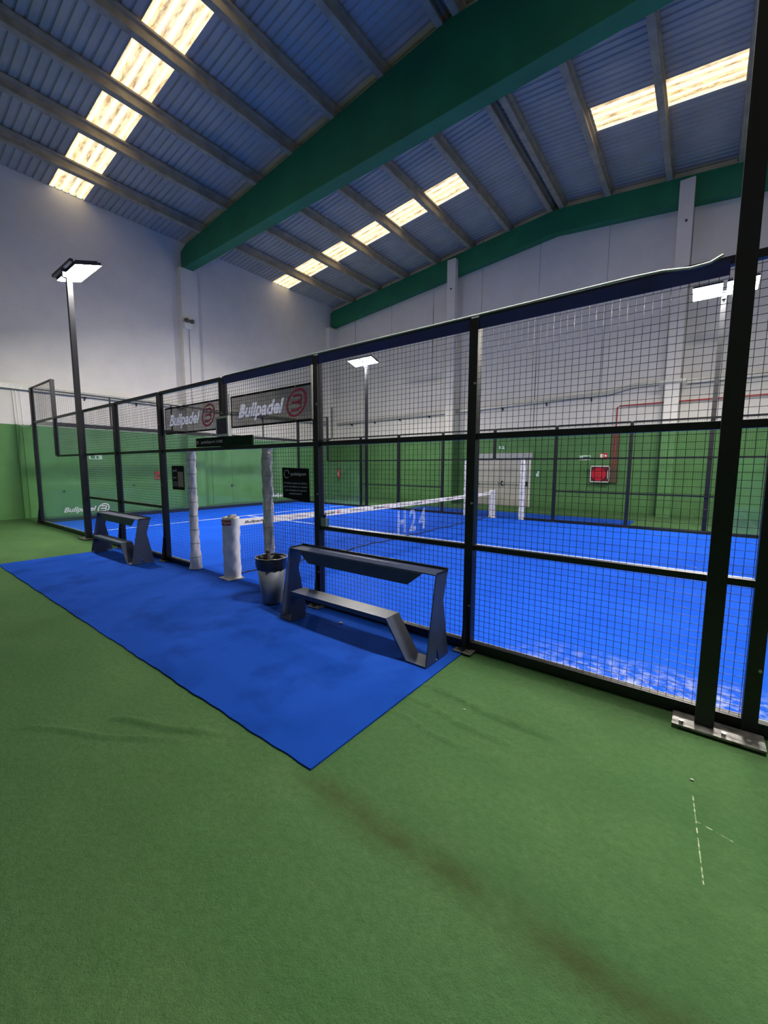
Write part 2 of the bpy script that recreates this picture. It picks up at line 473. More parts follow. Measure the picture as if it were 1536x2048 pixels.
# concrete purlins
PUR = [-10.35, -8.52, -6.76, -4.97, -3.20, -1.48, .22, .64, 2.25, 4.10, 5.95, 7.75, 9.55, 11.35]
for i, x in enumerate(PUR):
    b = MB(); z = min(zt(x-.1), zt(x+.1))
    poly = [(-.085, 0), (.085, 0), (.085, .05), (.045, .09), (.045, .24), (.11, .27), (.11, .325), (-.11, .325), (-.11, .27), (-.045, .24), (-.045, .09), (-.085, .05)]
    b.prism([(x+u, z+v-.012) for u, v in poly], lambda u, v, t: (u, t, v), YB+.02, YF-.02)
    struct(b, 'trim_%d' % (i+1), M['concrete'])

# green roof beams
b = MB()
poly = [(-11.88, 9.86), (-11.80, 9.80), (12.80, 9.80), (12.90, zt(12.9)-.01), (XRIDGE, zt(XRIDGE)-.015), (-11.5, zt(-11.5)-.01), (-11.86, zt(-11.9)-.12)]
beam_poly = poly
b.prism([(u-0, v-9.8) for u, v in poly], lambda u, v, t: (u, 5.6+t, 9.8+v), 0, .40)
solo(b, 'roof_beam', M['beam_green'], (.45, 5.8, 9.8), 'deep green gabled concrete roof beam spanning overhead across the middle of the court', 'beam')
b = MB()
b.prism(poly, lambda u, v, t: (u, t, v), -3.1, -2.7)
solo(b, 'roof_beam', M['beam_green'], (.45, -2.9, 9.8), 'green gabled concrete roof beam directly above the photographer', 'beam')
b = MB()
d = .86
poly = [(-11.90, zt(-11.9)-d+.06), (-11.80, zt(-11.8)-d), (XRIDGE, zt(XRIDGE)-d), (12.9, zt(12.9)-d), (12.9, zt(12.9)-.01), (XRIDGE, zt(XRIDGE)-.015), (-11.6, zt(-11.6)-.01), (-11.88, zt(-11.9)-.10)]
b.prism(poly, lambda u, v, t: (u, t, v), 14.22, 14.58)
solo(b, 'roof_beam', M['beam_green'], (.45, 14.4, 9.8), 'green sloping roof beam lying along the top of the far white wall', 'beam')

# wall columns
def column(x0, x1, y0, y1, ztop, label, dot=None):
    c = ((x0+x1)/2, (y0+y1)/2, 0)
    t = thing('wall_column', c, label, 'column', )
    b = MB(); b.box(x0, x1, y0, y1, GZ, ztop); b.build('shaft', M['wall_side'], t)
    b = MB(); b.box(x0, x1, y0, y1, 0.002, GZ); tag(b.build('painted_base', M['green_wall'], t), 'green painted lower part')
    if dot:
        b = MB(); b.tube([dot, (dot[0], dot[1]-.03, dot[2])], .035, 10); b.build('fixing_hole', M['rubber'], t)
column(XL+.003, -11.70, 5.45, 6.15, 9.79, 'white pilaster on the left wall under the big green beam, green at its base')
column(XL+.003, -11.72, 13.92, 14.595, 9.62, 'white corner pilaster where the left wall meets the far wall')
column(-4.18, -3.76, 13.95, 14.20, 11.05, 'slim white column on the far wall, left one of the two that cross the green beam', (-3.97, 13.95, 9.78))
column(4.42, 4.83, 13.95, 14.20, 11.05, 'slim white column on the far wall, right one of the two that cross the green beam', (4.66, 13.95, 9.76))

# grey double door and flush green door
d1 = bpy.data.objects.new('door_1', None); C.objects.link(d1); d1.location = (-1.55, YF, 0); tag(d1, kind='structure')
b = MB(); b.box(-2.80, -1.57, YF-.05, YF-.005, .01, 2.08); b.build('door_leaf', M['door'], d1)
b = MB(); b.box(-1.55, -.32, YF-.05, YF-.005, .01, 2.08); b.build('door_leaf', M['door'], d1)
b = MB(); b.box(-2.88, -2.80, YF-.07, YF-.004, .01, 2.12); b.box(-.32, -.24, YF-.07, YF-.004, .01, 2.12); b.box(-2.88, -.24, YF-.07, YF-.004, 2.08, 2.14)
b.build('door_frame', M['white'], d1)
b = MB(); b.box(-2.95, -.16, YF-.16, YF-.004, 2.14, 2.36); b.build('track_cover', M['doorbox'], d1)
for x0, x1 in ((-2.7, -1.7), (-1.45, -.45)):
    b = MB(); b.tube([(x0, YF-.12, 1.02), (x1, YF-.12, 1.02)], .018, 8); b.box(x0-.02, x0+.05, YF-.14, YF-.045, .97, 1.07); b.box(x1-.05, x1+.02, YF-.14, YF-.045, .97, 1.07)
    b.build('panic_bar', M['doorbox'], d1)
for x in (-1.50, -.40):
    b = MB(); b.box(x-.04, x+.04, YF-.10, YF-.045, .92, 1.12); b.tube([(x, YF-.10, 1.02), (x, YF-.17, 1.02), (x-.10, YF-.17, 1.0)], .016, 8); b.build('lock_handle', M['rubber'], d1)
d2 = bpy.data.objects.new('door_2', None); C.objects.link(d2); d2.location = (XL, 8, 0); tag(d2, kind='structure')
b = MB(); b.box(XL+.002, XL+.03, 6.65, 7.62, .02, 2.45); b.box(XL+.002, XL+.03, 7.635, 8.6, .02, 2.45); b.build('door_leaf', M['green_wall'], d2)
b = MB(); b.box(XL+.03, XL+.06, 7.55, 7.61, .78, .9); b.tube([(XL+.06, 7.58, .86), (XL+.09, 7.58, .86), (XL+.09, 7.70, .86)], .014, 8); b.build('door_handle', M['rubber'], d2)

# ------------------------------------------------------------ court floor, carpets
ct = thing('court_turf', (0, 5, 0), 'bright blue artificial turf of the padel court inside the cage', 'court floor')
b = MB(); b.box(-9.98, 9.98, .06, 9.94, .003, .014); b.build('turf', M['blue_court'], ct)
for (x0, x1, y0, y1) in ((-6.975, -6.925, .07, 9.93), (6.925, 6.975, .07, 9.93), (-6.92, 6.92, 4.975, 5.025)):
    b = MB(); b.box(x0, x1, y0, y1, .0145, .0165); tag(b.build('court_line', M['line'], ct), 'white painted line')
def carpet(y0, y1, label):
    c = (0, (y0+y1)/2, 0)
    b = MB(); n = 160; h = .0125; rows = []
    ya, yb = (y0, y1)
    def edge(i): return .004*math.sin(i*.37)+.003*math.sin(i*1.3)
    top = []; m_ = 24
    for j in range(m_+1):
        for i in range(n+1):
            x = -4+8*i/n; y = ya+(yb-ya)*j/m_
            if j == 0: y += edge(i)*(1 if abs(ya) < 5 else .3)
            z = h+.002*math.sin(x*2.3+y*3.1)*math.sin(x*.9-y*2)
            top.append((x, y, z))
    b.add(top, [(j*(n+1)+i, j*(n+1)+i+1, (j+1)*(n+1)+i+1, (j+1)*(n+1)+i) for j in range(m_) for i in range(n)], 0, True)
    bot = [(x, y, .002) for x, y, z in top[:n+1]]; rim = top[:n+1]
    b.add(bot+rim, [(i, i+1, n+1+i+1, n+1+i) for i in range(n)])
    for i in (0, n):
        col = [top[j*(n+1)+i] for j in range(m_+1)]
        b.add([(x, y, .002) for x, y, z in col]+col, [(j, j+1, m_+1+j+1, m_+1+j) for j in range(m_)])
    return solo(b, 'entrance_carpet', M['blue_carpet'], c, label, 'carpet')
carpet(-2.0, .058, 'blue carpet rectangle on the green floor in front of the court entrance')
carpet(9.942, 12.0, 'blue carpet strip behind the far fence, before the grey double door')

# ------------------------------------------------------------ cage
W = .0015
def wire_panel(parent, x0, x1, z0, z1, y, ax='x', name='mesh_panel', pitch=.05):
    """welded wire grid between two uprights; ax tells which way the panel runs"""
    b = MB()
    def bx(a0, a1, c0, c1, q0, q1):
        if ax == 'x': b.box(a0, a1, c0, c1, q0, q1)
        else: b.box(c0, c1, a0, a1, q0, q1)
    n = int((x1-x0)/pitch); off = ((x1-x0)-n*pitch)/2
    for i in range(n+1):
        x = x0+off+i*pitch; bx(x-W, x+W, y-W, y+W, z0, z1)
    k = int((z1-z0)/pitch); off = ((z1-z0)-k*pitch)/2
    for j in range(k+1):
        z = z0+off+j*pitch; bx(x0, x1, y-W+.003, y+W+.003, z-W, z+W)
    return b.build(name, M['wire'], parent)

def long_fence(y0, s, label, glass_detail=True):
    T = lambda y: y0+s*y          # y<0 is outside the court
    t = thing('court_fence', (0, y0, 0), label, 'fence')
    def post(x, z0, z1, foot=True, w=.04):
        b = MB(); b.box(x-w, x+w, T(-.055), T(.035), z0, z1)
        if foot and abs(x) != 6:
            b.prism([(T(-.055), .008), (T(-.135), .008), (T(-.055), .62)], lambda u, v, q: (q, u, v), x-.006, x+.006)
            b.prism([(x-w, .008), (x-w-.03, .008), (x-w, .35)], lambda u, v, q: (u, q, v), T(-.03), T(-.02))
        o = b.build('post', M['black'], t)
        if foot and abs(x) != 6:
            b = MB(); b.box(x-.09, x+.09, T(-.15), T(.04), .018, .026)
            b.build('base_plate', M['plate'], o)
            for sx in (-.065, .065):
                b = MB(); b.tube([(x+sx, T(-.115), .024), (x+sx, T(-.115), .042)], .012, 6); b.build('bolt', M['galv'], o)
        for z in ([.45, 1.4, 2.45] if foot else [(z0+z1)/2]):
            if z0 < z < z1:
                bb = MB(); bb.tube([(x+w*.6, T(-.055), z), (x+w*.6, T(-.066), z)], .010, 8); bb.build('screw', M['galv'], o)
    for x in (-10, -6, -4, -2, 2, 4, 6, 10): post(x, .018, 3.0 if abs(x) != 10 else 3.98, True, .05 if abs(x) == 10 else .04)
    for x in (-8, 8): post(x, 2.0, 3.98, False, .03)
    post(0, 2.0, 3.0, False)
    def rail(x0, x1, z, h=.04, name='rail', d=.03):
        b = MB(); b.box(x0, x1, T(-.035), T(.015), z-h, z+h*0); b.build(name, M['black'], t)
    segs = [(-10, -8), (-8, -6), (-6, -4), (-4, -2), (-2, 0), (0, 2), (2, 4), (4, 6), (6, 8), (8, 10)]
    for a, c in segs:
        xa, xb = a+.035, c-.035
        rail(xa, xb, 3.02, .05, 'top_rail')
        if abs(a) != 10 and abs(c) != 10: rail(xa, xb, 2.02, .05)
        if (2 <= a < 6) or (-6 <= a < -2): rail(xa, xb, 1.015, .045)
        if a == -2: b = MB(); b.box(-1.96, -1.0, T(-.035), T(.02), .018, .09); b.build('base_rail', M['black'], t)
        elif a == 0: b = MB(); b.box(1.0, 1.96, T(-.035), T(.02), .018, .09); b.build('base_rail', M['black'], t)
        else: b = MB(); b.box(xa, xb, T(-.035), T(.02), .018, .095); b.build('base_rail', M['black'], t)
        k = (xa, xb) if a not in (-2, 0) else ((-1.96, -1.06) if a == -2 else (1.06, 1.96))
        if s > 0: b = MB(); b.box(k[0], k[1], T(.021), T(.058), .018, .085); tag(b.build('flange', M['flange'], t), 'pale strip coloured as the lit rail kerb')  # pale strip painted for the light on the rail's top flange
        if abs(a) == 10 or abs(c) == 10:
            b = MB(); b.box(xa-.03, xb+.03, T(-.006), T(.006), .10, 2.95); b.build('glass_panel', M['glass'], t)
            wire_panel(t, xa, xb, 3.03, 3.95, T(.0)); rail(a, c, 3.99, .03, 'top_rail')
        elif abs(a) == 8 or abs(c) == 8:
            b = MB(); b.box(xa-.03, xb+.03, T(-.006), T(.006), .10, 1.96); b.build('glass_panel', M['glass'], t)
            wire_panel(t, xa, xb, 2.03, 2.97, T(.0))
        elif a == -2 or a == 0:
            wire_panel(t, xa, xb, 2.03, 2.97, T(0))
            wire_panel(t, (-1.96 if a == -2 else 1.06), (-1.06 if a == -2 else 1.96), .09, 1.97, T(0))
        else:
            wire_panel(t, xa, xb, 2.03, 2.97, T(0)); wire_panel(t, xa, xb, 1.02, 1.97, T(0)); wire_panel(t, xa, xb, .095, .965, T(0))
    for x in (-1, 1):
        b = MB(); b.box(x-.03, x+.03, T(-.03), T(.03), .018, 1.97); b.build('door_post', M['black'], t)
    return t
nf = long_fence(0, 1, 'black wire mesh fence along the near side of the court, with the doorway')
ff = long_fence(10, -1, 'black wire mesh fence along the far side of the court, seen through the near one')
# dark blue strip under the near top rail
b = MB(); b.box(.05, 5.70, -.040, -.0365, 2.905, 3.0)
tag(b.build('blue_strip', M['bluestrip'], nf), 'dark blue strip below the top rail')

def end_fence(x0, s, label):
    T = lambda x: x0+s*x
    t = thing('end_wall', (x0, 5, 0), label, 'glass wall')
    ys_ = [0.06, 2, 4, 6, 8, 9.94]
    for i in range(5):
        b = MB(); b.box(T(-.006), T(.006), ys_[i]+.004, ys_[i+1]-.004, .13, 2.97); b.build('glass_panel', M['glass'], t)
        wire_panel(t, ys_[i]+.02, ys_[i+1]-.02, 3.06, 3.95, T(0), 'y')
    b = MB(); b.box(T(-.03), T(.03), .06, 9.94, .015, .13); b.build('base_rail', M['navy'], t)
    b = MB(); b.box(T(-.04), T(.03), .06, 9.94, 2.93, 3.05); b.build('rail', M['black'], t)
    b = MB(); b.box(T(-.02), T(.02), .06, 9.94, 3.95, 3.985); b.build('top_rail', M['black'], t)
    for y in (2, 4, 6, 8):
        b = MB(); b.box(T(-.02), T(.02), y-.02, y+.02, 3.05, 3.95); b.build('upper_post', M['black'], t)
    for y in (.5, 1.5, 2.5, 3.5, 4.5, 5.5, 6.5, 7.5, 8.5, 9.5):
        if y in (1.5, 3.5, 5.5, 7.5): b = MB(); b.tube([(T(.031), y, 2.99), (T(.045), y, 2.99)], .014, 8); b.build('screw', M['galv'], t)
    return t
ew = end_fence(-10, 1, 'glass end wall of the court on the left, mesh along its top')
er = end_fence(10, -1, 'glass end wall of the court on the right, beyond the frame edge')
for (y0, wd, nm) in ((.53, .88, 0), (8.35, .88, 1)):
    text('lettering', 'Bullpadel', (-9.985, y0, .24 if nm == 0 else .30), (0, 1, 0), (0, 0, 1), wd, .20, M['offwhite'], ew, .35, .02)
    ring_logo('ring_logo', (-9.985, y0+wd+.20, .34 if nm == 0 else .40), (0, 1, 0), (0, 0, 1), .17, .17, M['offwhite'], ew)

# ------------------------------------------------------------ floodlight poles
def floodlight(x, y, s, label):
    """s=+1: court lies towards +y"""
    t = thing('floodlight_pole', (x, y, 0), label, 'floodlight', )
    b = MB(); b.box(x-.05, x+.05, y-.05, y+.05, .03, 5.93); po = b.build('pole', M['black'], t)
    b = MB(); g = 1 if x > 0 else -1; b.box(x-g*.17, x+g*.30, y-s*.13, y+s*.055, .018, .032)
    b.build('base_plate', M['plate'], t)
    for dx in (-.12, .10, .22):
        b = MB(); b.tube([(x+g*dx, y-s*.09, .03), (x+g*dx, y-s*.09, .05)], .014, 6); b.build('bolt', M['galv'], t)
    th = math.radians(17); cz = 6.04
    b = MB(); b.box(x-.62, x+.62, y-.14, y-.08, cz-.04, cz+.02); b.box(x-.04, x+.04, y-.12, y+.03, 5.85, 6.02); b.build('crossbar', M['navy'], t)
    for k in (-1, 1):
        cx = x+k*.33; cy = y+s*.20
        ca, sa = math.cos(th), math.sin(th)
        def L(u, v, w_): # u along x, v towards the court, w up
            return (cx+u, cy+s*(v*ca - w_*sa*0)-s*w_*sa, cz+v*sa+w_*ca)
        h = MB()
        v8 = [L(u, v, q) for q in (0, .06) for v in (-.26, .26) for u in (-.29, .29)]
        h.add(v8, [(0, 2, 3, 1), (4, 5, 7, 6), (0, 1, 5, 4), (2, 6, 7, 3), (0, 4, 6, 2), (1, 3, 7, 5)])
        for i in range(7):
            u = -.24+i*.08
            v8 = [L(u+a, v, q) for q in (.06, .10) for v in (-.22, .22) for a in (-.006, .006)]
            h.add(v8, [(0, 2, 3, 1), (4, 5, 7, 6), (0, 1, 5, 4), (2, 6, 7, 3), (0, 4, 6, 2), (1, 3, 7, 5)])
        ho = h.build('lamp_head', M['navy'], t)
        e = MB(); q1, q2, dd = .285, .255, .034      # shallow bevelled lens
        e.add([L(-q1, -q2, -.003), L(q1, -q2, -.003), L(q1, q2, -.003), L(-q1, q2, -.003),
               L(-q1+.055, -q2+.055, -dd), L(q1-.055, -q2+.055, -dd), L(q1-.055, q2-.055, -dd), L(-q1+.055, q2-.055, -dd)],
              [(3, 2, 1, 0), (4, 5, 6, 7), (0, 1, 5, 4), (1, 2, 6, 5), (2, 3, 7, 6), (3, 0, 4, 7)])
        lo = e.build('lens', M['lamp'], ho); tag(lo, 'glowing white lens')
    return t
PX = 5.77
floodlight(-PX, -.115, 1, 'tall floodlight pole with two lit heads at the near fence, far left of the photo')
floodlight(PX, -.115, 1, 'tall black floodlight pole rising out of frame at the near right')
floodlight(-PX, 10.115, -1, 'distant lit floodlight behind the far fence, left of the grey door')
floodlight(PX, 10.115, -1, 'distant lit floodlight behind the far fence, right of the red fire hose')

# ------------------------------------------------------------ door post padding and net posts
def padding(x, y, m, label, r=.062, flare=.02, seed=1):
    rnd = random.Random(seed)
    t = thing('post_padding', (x, y, 0), label, 'padding')
    ph = [rnd.uniform(0, 6.28) for _ in range(6)]
    prof = []; z = .02; zs = []
    for i in range(56):
        z = .02+1.95*i/55; q = r+flare*max(0, 1-(z/.55))**1.2
        if abs((z-.1) % .23 - .115) > .10: q -= .006
        prof.append((q, z))
    wob = lambda a, z, j: .005*math.sin(3*a+ph[0]+z*9)+.004*math.sin(5*a+ph[1]-z*14)+.003*math.sin(2*a+z*31+ph[2])+(.007*math.sin(7*a+ph[3]) if z < .2 else 0)
    b = MB(); b.lathe(x, y, prof, 26, 0, wob); b.lathe(x, y, [(r-.002, 1.97), (.0, 1.972)], 26); b.build('sleeve', m, t)
    for k in range(8):
        z = .22+.23*k
        b = MB(); q = r+flare*max(0, 1-(z/.55))**1.2
        b.lathe(x, y, [(q+.0015, z-.008), (q+.0035, z), (q+.0015, z+.008)], 26, 0, wob); b.build('tape_band', M['tapeband'], t)
    return t
padding(-1, -.012, M['pad'], 'white padded sleeve on the left post of the near doorway, flared at the foot', .066, .03, 1)
padding(1, -.012, M['pad_grey'], 'shiny grey wrapped sleeve on the right post of the near doorway, behind the bin', .068, .01, 2)
padding(-1, 10.0, M['white'], 'white padded post of the far doorway, left side', .085, .01, 3)
padding(1, 10.0, M['white'], 'white padded post of the far doorway, right side', .085, .01, 4)

def net_post(y, label, r, lab):
    t = thing('net_post', (0, y, 0), label, 'net post')
    wob = lambda a, z, j: .004*math.sin(4*a+z*22)+.0035*math.sin(7*a-z*35)+.003*math.sin(a+z*8)
    b = MB(); b.lathe(0, y, [(r+.012, .018)]+[(r, .04+.9*i/40) for i in range(41)]+[(r*.97, .955), (r*.80, .965), (r*.74, .94)], 34, 0, wob)
    b.lathe(0, y, [(r*.74, .94), (0.0, .93)], 34)
    b.build('pad', M['pad'], t)
    b = MB(); b.box(-.03, .03, y-.03, y+.03, .93, .985); b.tube([(0, y, .975), (0, y+(.09 if y < 5 else -.09), .975)], .022, 10); b.build('crank', M['galv_light'], t)
    if lab:
        b = MB(); n = 24; vs = []
        for i in range(n+1):
            a = math.radians(-120+130*i/n-40)
            for z in (.845, .925): vs.append((math.cos(a)*(r+.007), y+math.sin(a)*(r+.007), z))
        b.add(vs, [(2*i, 2*i+2, 2*i+3, 2*i+1) for i in range(n)], 0, True); lb = b.build('label', M['red_label'], t)
        # white lettering wrapped round the band
        o = text('lettering', 'padelsport', (0, 0, 0), (1, 0, 0), (0, 0, 1), .36, .05, M['offwhite'], t, 0, .01)
        off = root_loc(t)
        for v in o.data.vertices:
            u = (v.co.x+off.x)*1.0; zz = v.co.z+off.z; a = math.radians(-158)+u/(r+.01)
            v.co = Vector((math.cos(a)*(r+.010), y+math.sin(a)*(r+.010), .86+zz))-off
    b = MB(); b.prism([(-.17, y-.14), (.12, y-.15), (.17, y+.10), (-.12, y+.12)], lambda u, v, q: (u, v, q), .017, .023); b.build('foot_plate', M['flange'], t)
net_post(.04, 'thick white padded net post standing in the near doorway', .125, True)
net_post(9.96, 'white padded net post at the far end of the net', .11, False)

# ------------------------------------------------------------ net
nt = thing('padel_net', (0, 5, 0), 'dark mesh net with a white lettered tape across the blue court', 'net')
def ntop(y): return .885+.03*((y-5)/4.8)**2
b = MB(); y = .18; n = int(9.64/.045)
for i in range(n+1):
    y = .18+i*.045; b.box(-.0012, .0012, y-.0013, y+.0013, .03, ntop(y)-.09)
for j in range(18):
    z = .05+j*.045
    for i in range(12):
        ya, yb = .18+9.64*i/12, .18+9.64*(i+1)/12
        b.box(-.0012, .0012, ya, yb, z-.0013, z+.0013)
b.build('net_mesh', M['net'], nt)
b = MB(); n = 24; vs = []
for i in range(n+1):
    y = .17+9.66*i/n; vs += [(-.006, y, ntop(y)-.105), (.006, y, ntop(y)-.105), (.006, y, ntop(y)), (-.006, y, ntop(y))]
b.add(vs, [(4*i+k, 4*i+(k+1) % 4, 4*i+4+(k+1) % 4, 4*i+4+k) for i in range(n) for k in range(4)]); b.build('top_tape', M['tape'], nt)
b = MB(); b.tube([(0.0, .15+9.7*i/60, .048+.011*math.sin(i*.7)+.008*math.sin(i*1.9)) for i in range(61)], .011, 6); b.build('bottom_cord', M['net'], nt)
b = MB(); b.tube([(0, .06, .93), (0, .18, .90)], .006, 6); b.tube([(0, 9.84, .91), (0, 9.94, .93)], .006, 6); b.build('steel_cable', M['galv'], nt)
for k in range(6):
    y0 = .27+k*1.6
    zz = ntop(y0+.4)-.084
    text('tape_lettering', 'Bullpadel', (.0075, y0, zz), (0, 1, 0), (0, 0, 1), .42, .052, M['ink'], nt, .35, .03)
    ring_logo('tape_logo', (.0075, y0+.52, zz+.032), (0, 1, 0), (0, 0, 1), .045, .036, M['red_ink'], nt)
    if k < 6: text('tape_lettering', 'padelsport', (.0075, y0+.88, ntop(y0+1.1)-.078), (0, 1, 0), (0, 0, 1), .45, .045, M['ink_grey'], nt, 0, .005)
for ch, ya, yb in (('H', 4.39, 4.73), ('2', 4.89, 5.19), ('4', 5.32, 5.64)):
    text('net_number', ch, (.004, ya, .14), (0, 1, 0), (0, 0, 1), yb-ya, .55, M['faded'], nt, 0, .03)

# ------------------------------------------------------------ banners and signs on the fence
def banner(x0, x1, z0, z1, tx, tw, tz, th, lx, lz, lr, label):
    t = thing('banner', ((x0+x1)/2, .04, z0), label, 'banner', )
    b = MB(); b.box(x0, x1, .036, .038, z0, z1); fab = b.build('fabric', M['banner'], t)
    # the letters are printed right through, so the black mesh is cut away behind them
    cut = text('cutter', 'Bullpadel', (tx, .030, tz), (1, 0, 0), (0, 0, 1), tw, th, M['banner'], t, .35, .035)
    import bmesh
    bm = bmesh.new(); bm.from_mesh(cut.data)
    ex = bmesh.ops.extrude_face_region(bm, geom=list(bm.faces)); vv = [g for g in ex['geom'] if isinstance(g, bmesh.types.BMVert)]
    bmesh.ops.translate(bm, verts=vv, vec=(0, .014, 0)); bmesh.ops.recalc_face_normals(bm, faces=bm.faces)
    bm.to_mesh(cut.data); bm.free()
    md = fab.modifiers.new('cut', 'BOOLEAN'); md.object = cut; md.operation = 'DIFFERENCE'; md.solver = 'EXACT'; md.use_self = True
    dg = bpy.context.evaluated_depsgraph_get(); dg.update()
    me2 = bpy.data.meshes.new_from_object(fab.evaluated_get(dg)); fab.modifiers.clear(); fab.data = me2; me2.name = 'fabric'
    bpy.data.objects.remove(cut)
    b = MB(); h = .022
    b.box(x0, x1, .0345, .0395, z0, z0+h); b.box(x0, x1, .0345, .0395, z1-h, z1); b.box(x0, x0+h, .0345, .0395, z0+h, z1-h); b.box(x1-h, x1, .0345, .0395, z0+h, z1-h)
    b.build('hem', M['board'], t)
    text('lettering', 'Bullpadel', (tx, .0365, tz), (1, 0, 0), (0, 0, 1), tw, th, M['banner_text'], t, .35, .035)
    ring_logo('ring_logo', (lx, .0335, lz), (1, 0, 0), (0, 0, 1), lr, lr*.92, M['banner_red'], t)
    n = 6
    for i in range(n):
        for z in (z0+.012, z1-.012):
            x = x0+.03+(x1-x0-.06)*i/(n-1)
            e = MB(); e.tube([(x, .032, z), (x, .041, z)], .009, 8); e.build('eyelet', M['galv'], t)
banner(.12, 1.93, 2.28, 2.735, .30, 1.03, 2.36, .25, 1.57, 2.52, .19, 'translucent black banner with white lettering and red ring, right of the doorway post')
banner(-1.94, -.05, 2.28, 2.735, -1.78, 1.03, 2.36, .25, -.50, 2.52, .19, 'translucent black banner with white lettering, left of the short post above the doorway')

t = thing('notice_board', (1.58, -.02, 1.31), 'black square board of grey text hung on the mesh above the bin', 'sign')
b = MB(); b.prism([(1.325, 1.325), (1.835, 1.285), (1.825, 1.70), (1.32, 1.715)], lambda u, v, q: (u, q, v), -.014, -.008); b.build('panel', M['board'], t)
text('lettering', 'padelsport', (1.49, -.0155, 1.60), (1, 0, 0), (0, 0, 1), .29, .055, M['board_text'], t, 0, .015)
b = MB(); b.tube([(1.41+.05*math.cos(a), -.016, 1.63+.05*math.sin(a)) for a in [i*.45 for i in range(13)]], .005, 6); b.build('ring_mark', M['board_text'], t)
for i, (s_, wd) in enumerate((('El talento gana partidos,', .44), ('pero el trabajo en equipo', .45), ('y la inteligencia ganan', .42), ('campeonatos.', .24))):
    text('lettering', s_, (1.575-wd/2, -.0155, 1.50-.045*i), (1, 0, 0), (0, 0, 1), wd, .028, M['board_text'], t, .15, .01)

t = thing('poster', (-1.48, -.02, 1.34), 'small dark poster with a beige sheet, left of the white padded doorway post', 'poster')
b = MB(); b.box(-1.68, -1.26, -.014, -.009, 1.325, 1.735); b.build('panel', M['board'], t)
b = MB(); b.box(-1.47, -1.285, -.017, -.0145, 1.375, 1.635); b.build('paper', M['beige'], t)
text('lettering', 'padel', (-1.64, -.0155, 1.62), (1, 0, 0), (0, 0, 1), .14, .06, M['board_text'], t, 0, .01)
text('lettering', 'sport', (-1.64, -.0155, 1.50), (1, 0, 0), (0, 0, 1), .12, .05, M['board_text'], t, 0, .01)
for i in range(3):
    b = MB(); b.box(-1.65, -1.50+.02*(i % 2), -.0165, -.0145, 1.39+.03*i, 1.40+.03*i); b.build('text_strip', M['board_text'], t)

t = thing('doorway_sign', (-.08, -.07, 2.03), 'long black sign reading padelsport HOME over the near doorway', 'sign')
b = MB(); b.box(-.68, .10, -.085, -.062, 2.022, 2.158); b.build('panel', M['board'], t)
b = MB(); b.box(.10, .79, -.085, -.062, 2.018, 2.153); tag(b.build('panel', M['board_green'], t), 'dark green half of the sign')
text('lettering', 'padelsport', (-.53, -.0865, 2.060), (1, 0, 0), (0, 0, 1), .40, .058, M['board_text'], t, 0, .015)
text('lettering', 'HOME', (-.10, -.0865, 2.072), (1, 0, 0), (0, 0, 1), .17, .042, M['board_text'], t, 0, .015)
b = MB(); b.tube([(-.63+.022*math.cos(a), -.087, 2.088+.022*math.sin(a)) for a in [i*.7 for i in range(10)]], .003, 6); b.build('ring_mark', M['board_text'], t)

t = thing('display_box', (.115, -.10, 2.162), 'small dark blue screen in a pale frame on the short post above the doorway', 'display')
b = MB(); b.box(-.045, .272, -.115, -.062, 2.160, 2.442); b.build('casing', M['frame_pale'], t)
b = MB(); b.box(-.012, .238, -.119, -.1155, 2.19, 2.412); b.build('screen', M['screen'], t)

# plastic tubes that end the banner bay
b = MB(); b.tube([(1.972, -.072, 2.28), (1.972, -.072, 2.90)], .012, 8)
solo(b, 'plastic_tube', M['galv_light'], (1.90, -.045, 2.28), 'upright pale tube beside the post at the right end of the right banner', 'tube')
b = MB(); b.tube([(.20, -.045, 2.45), (.20, -.045, 2.76)], .008, 8)
solo(b, 'plastic_tube', M['white'], (.09, -.045, 2.24), 'thin white upright tube at the left end of the right banner', 'tube')
b = MB()
b.tube([(.10, -.040, 3.026), (2.0, -.040, 3.028), (4.0, -.040, 3.026), (5.15, -.045, 3.028), (5.35, -.05, 3.02), (5.5, -.055, 2.995), (5.6, -.055, 3.0), (5.66, -.05, 3.03)], .0085, 8)
solo(b, 'white_cable', M['whitecable'], (2.9, -.04, 3.03), 'long white cable along the near top rail, sagging beside the near right pole', 'cable')
b = MB(); b.tube([(1.92, -.03, 2.03), (2.2, -.03, 2.03), (2.25, -.03, 2.06), (2.25, -.03, 2.40)], .006, 8)
solo(b, 'rail_cable', M['navy'], (2.0, -.03, 2.03), 'thin dark cable bent upward on the rail right of the banner post', 'cable')

t = thing('soap_dispenser', (2.10, -.02, 1.015), 'small pale green bottle with black cap standing on the lower rail above the near bench', 'bottle')
b = MB(); b.box(2.06, 2.145, -.045, .0, 1.017, 1.115); b.build('body', M['dispenser'], t)
b = MB(); b.tube([(2.10, -.022, 1.115), (2.10, -.022, 1.145)], .014, 10); b.box(2.07, 2.12, -.034, -.010, 1.145, 1.158); b.build('cap', M['rubber'], t)

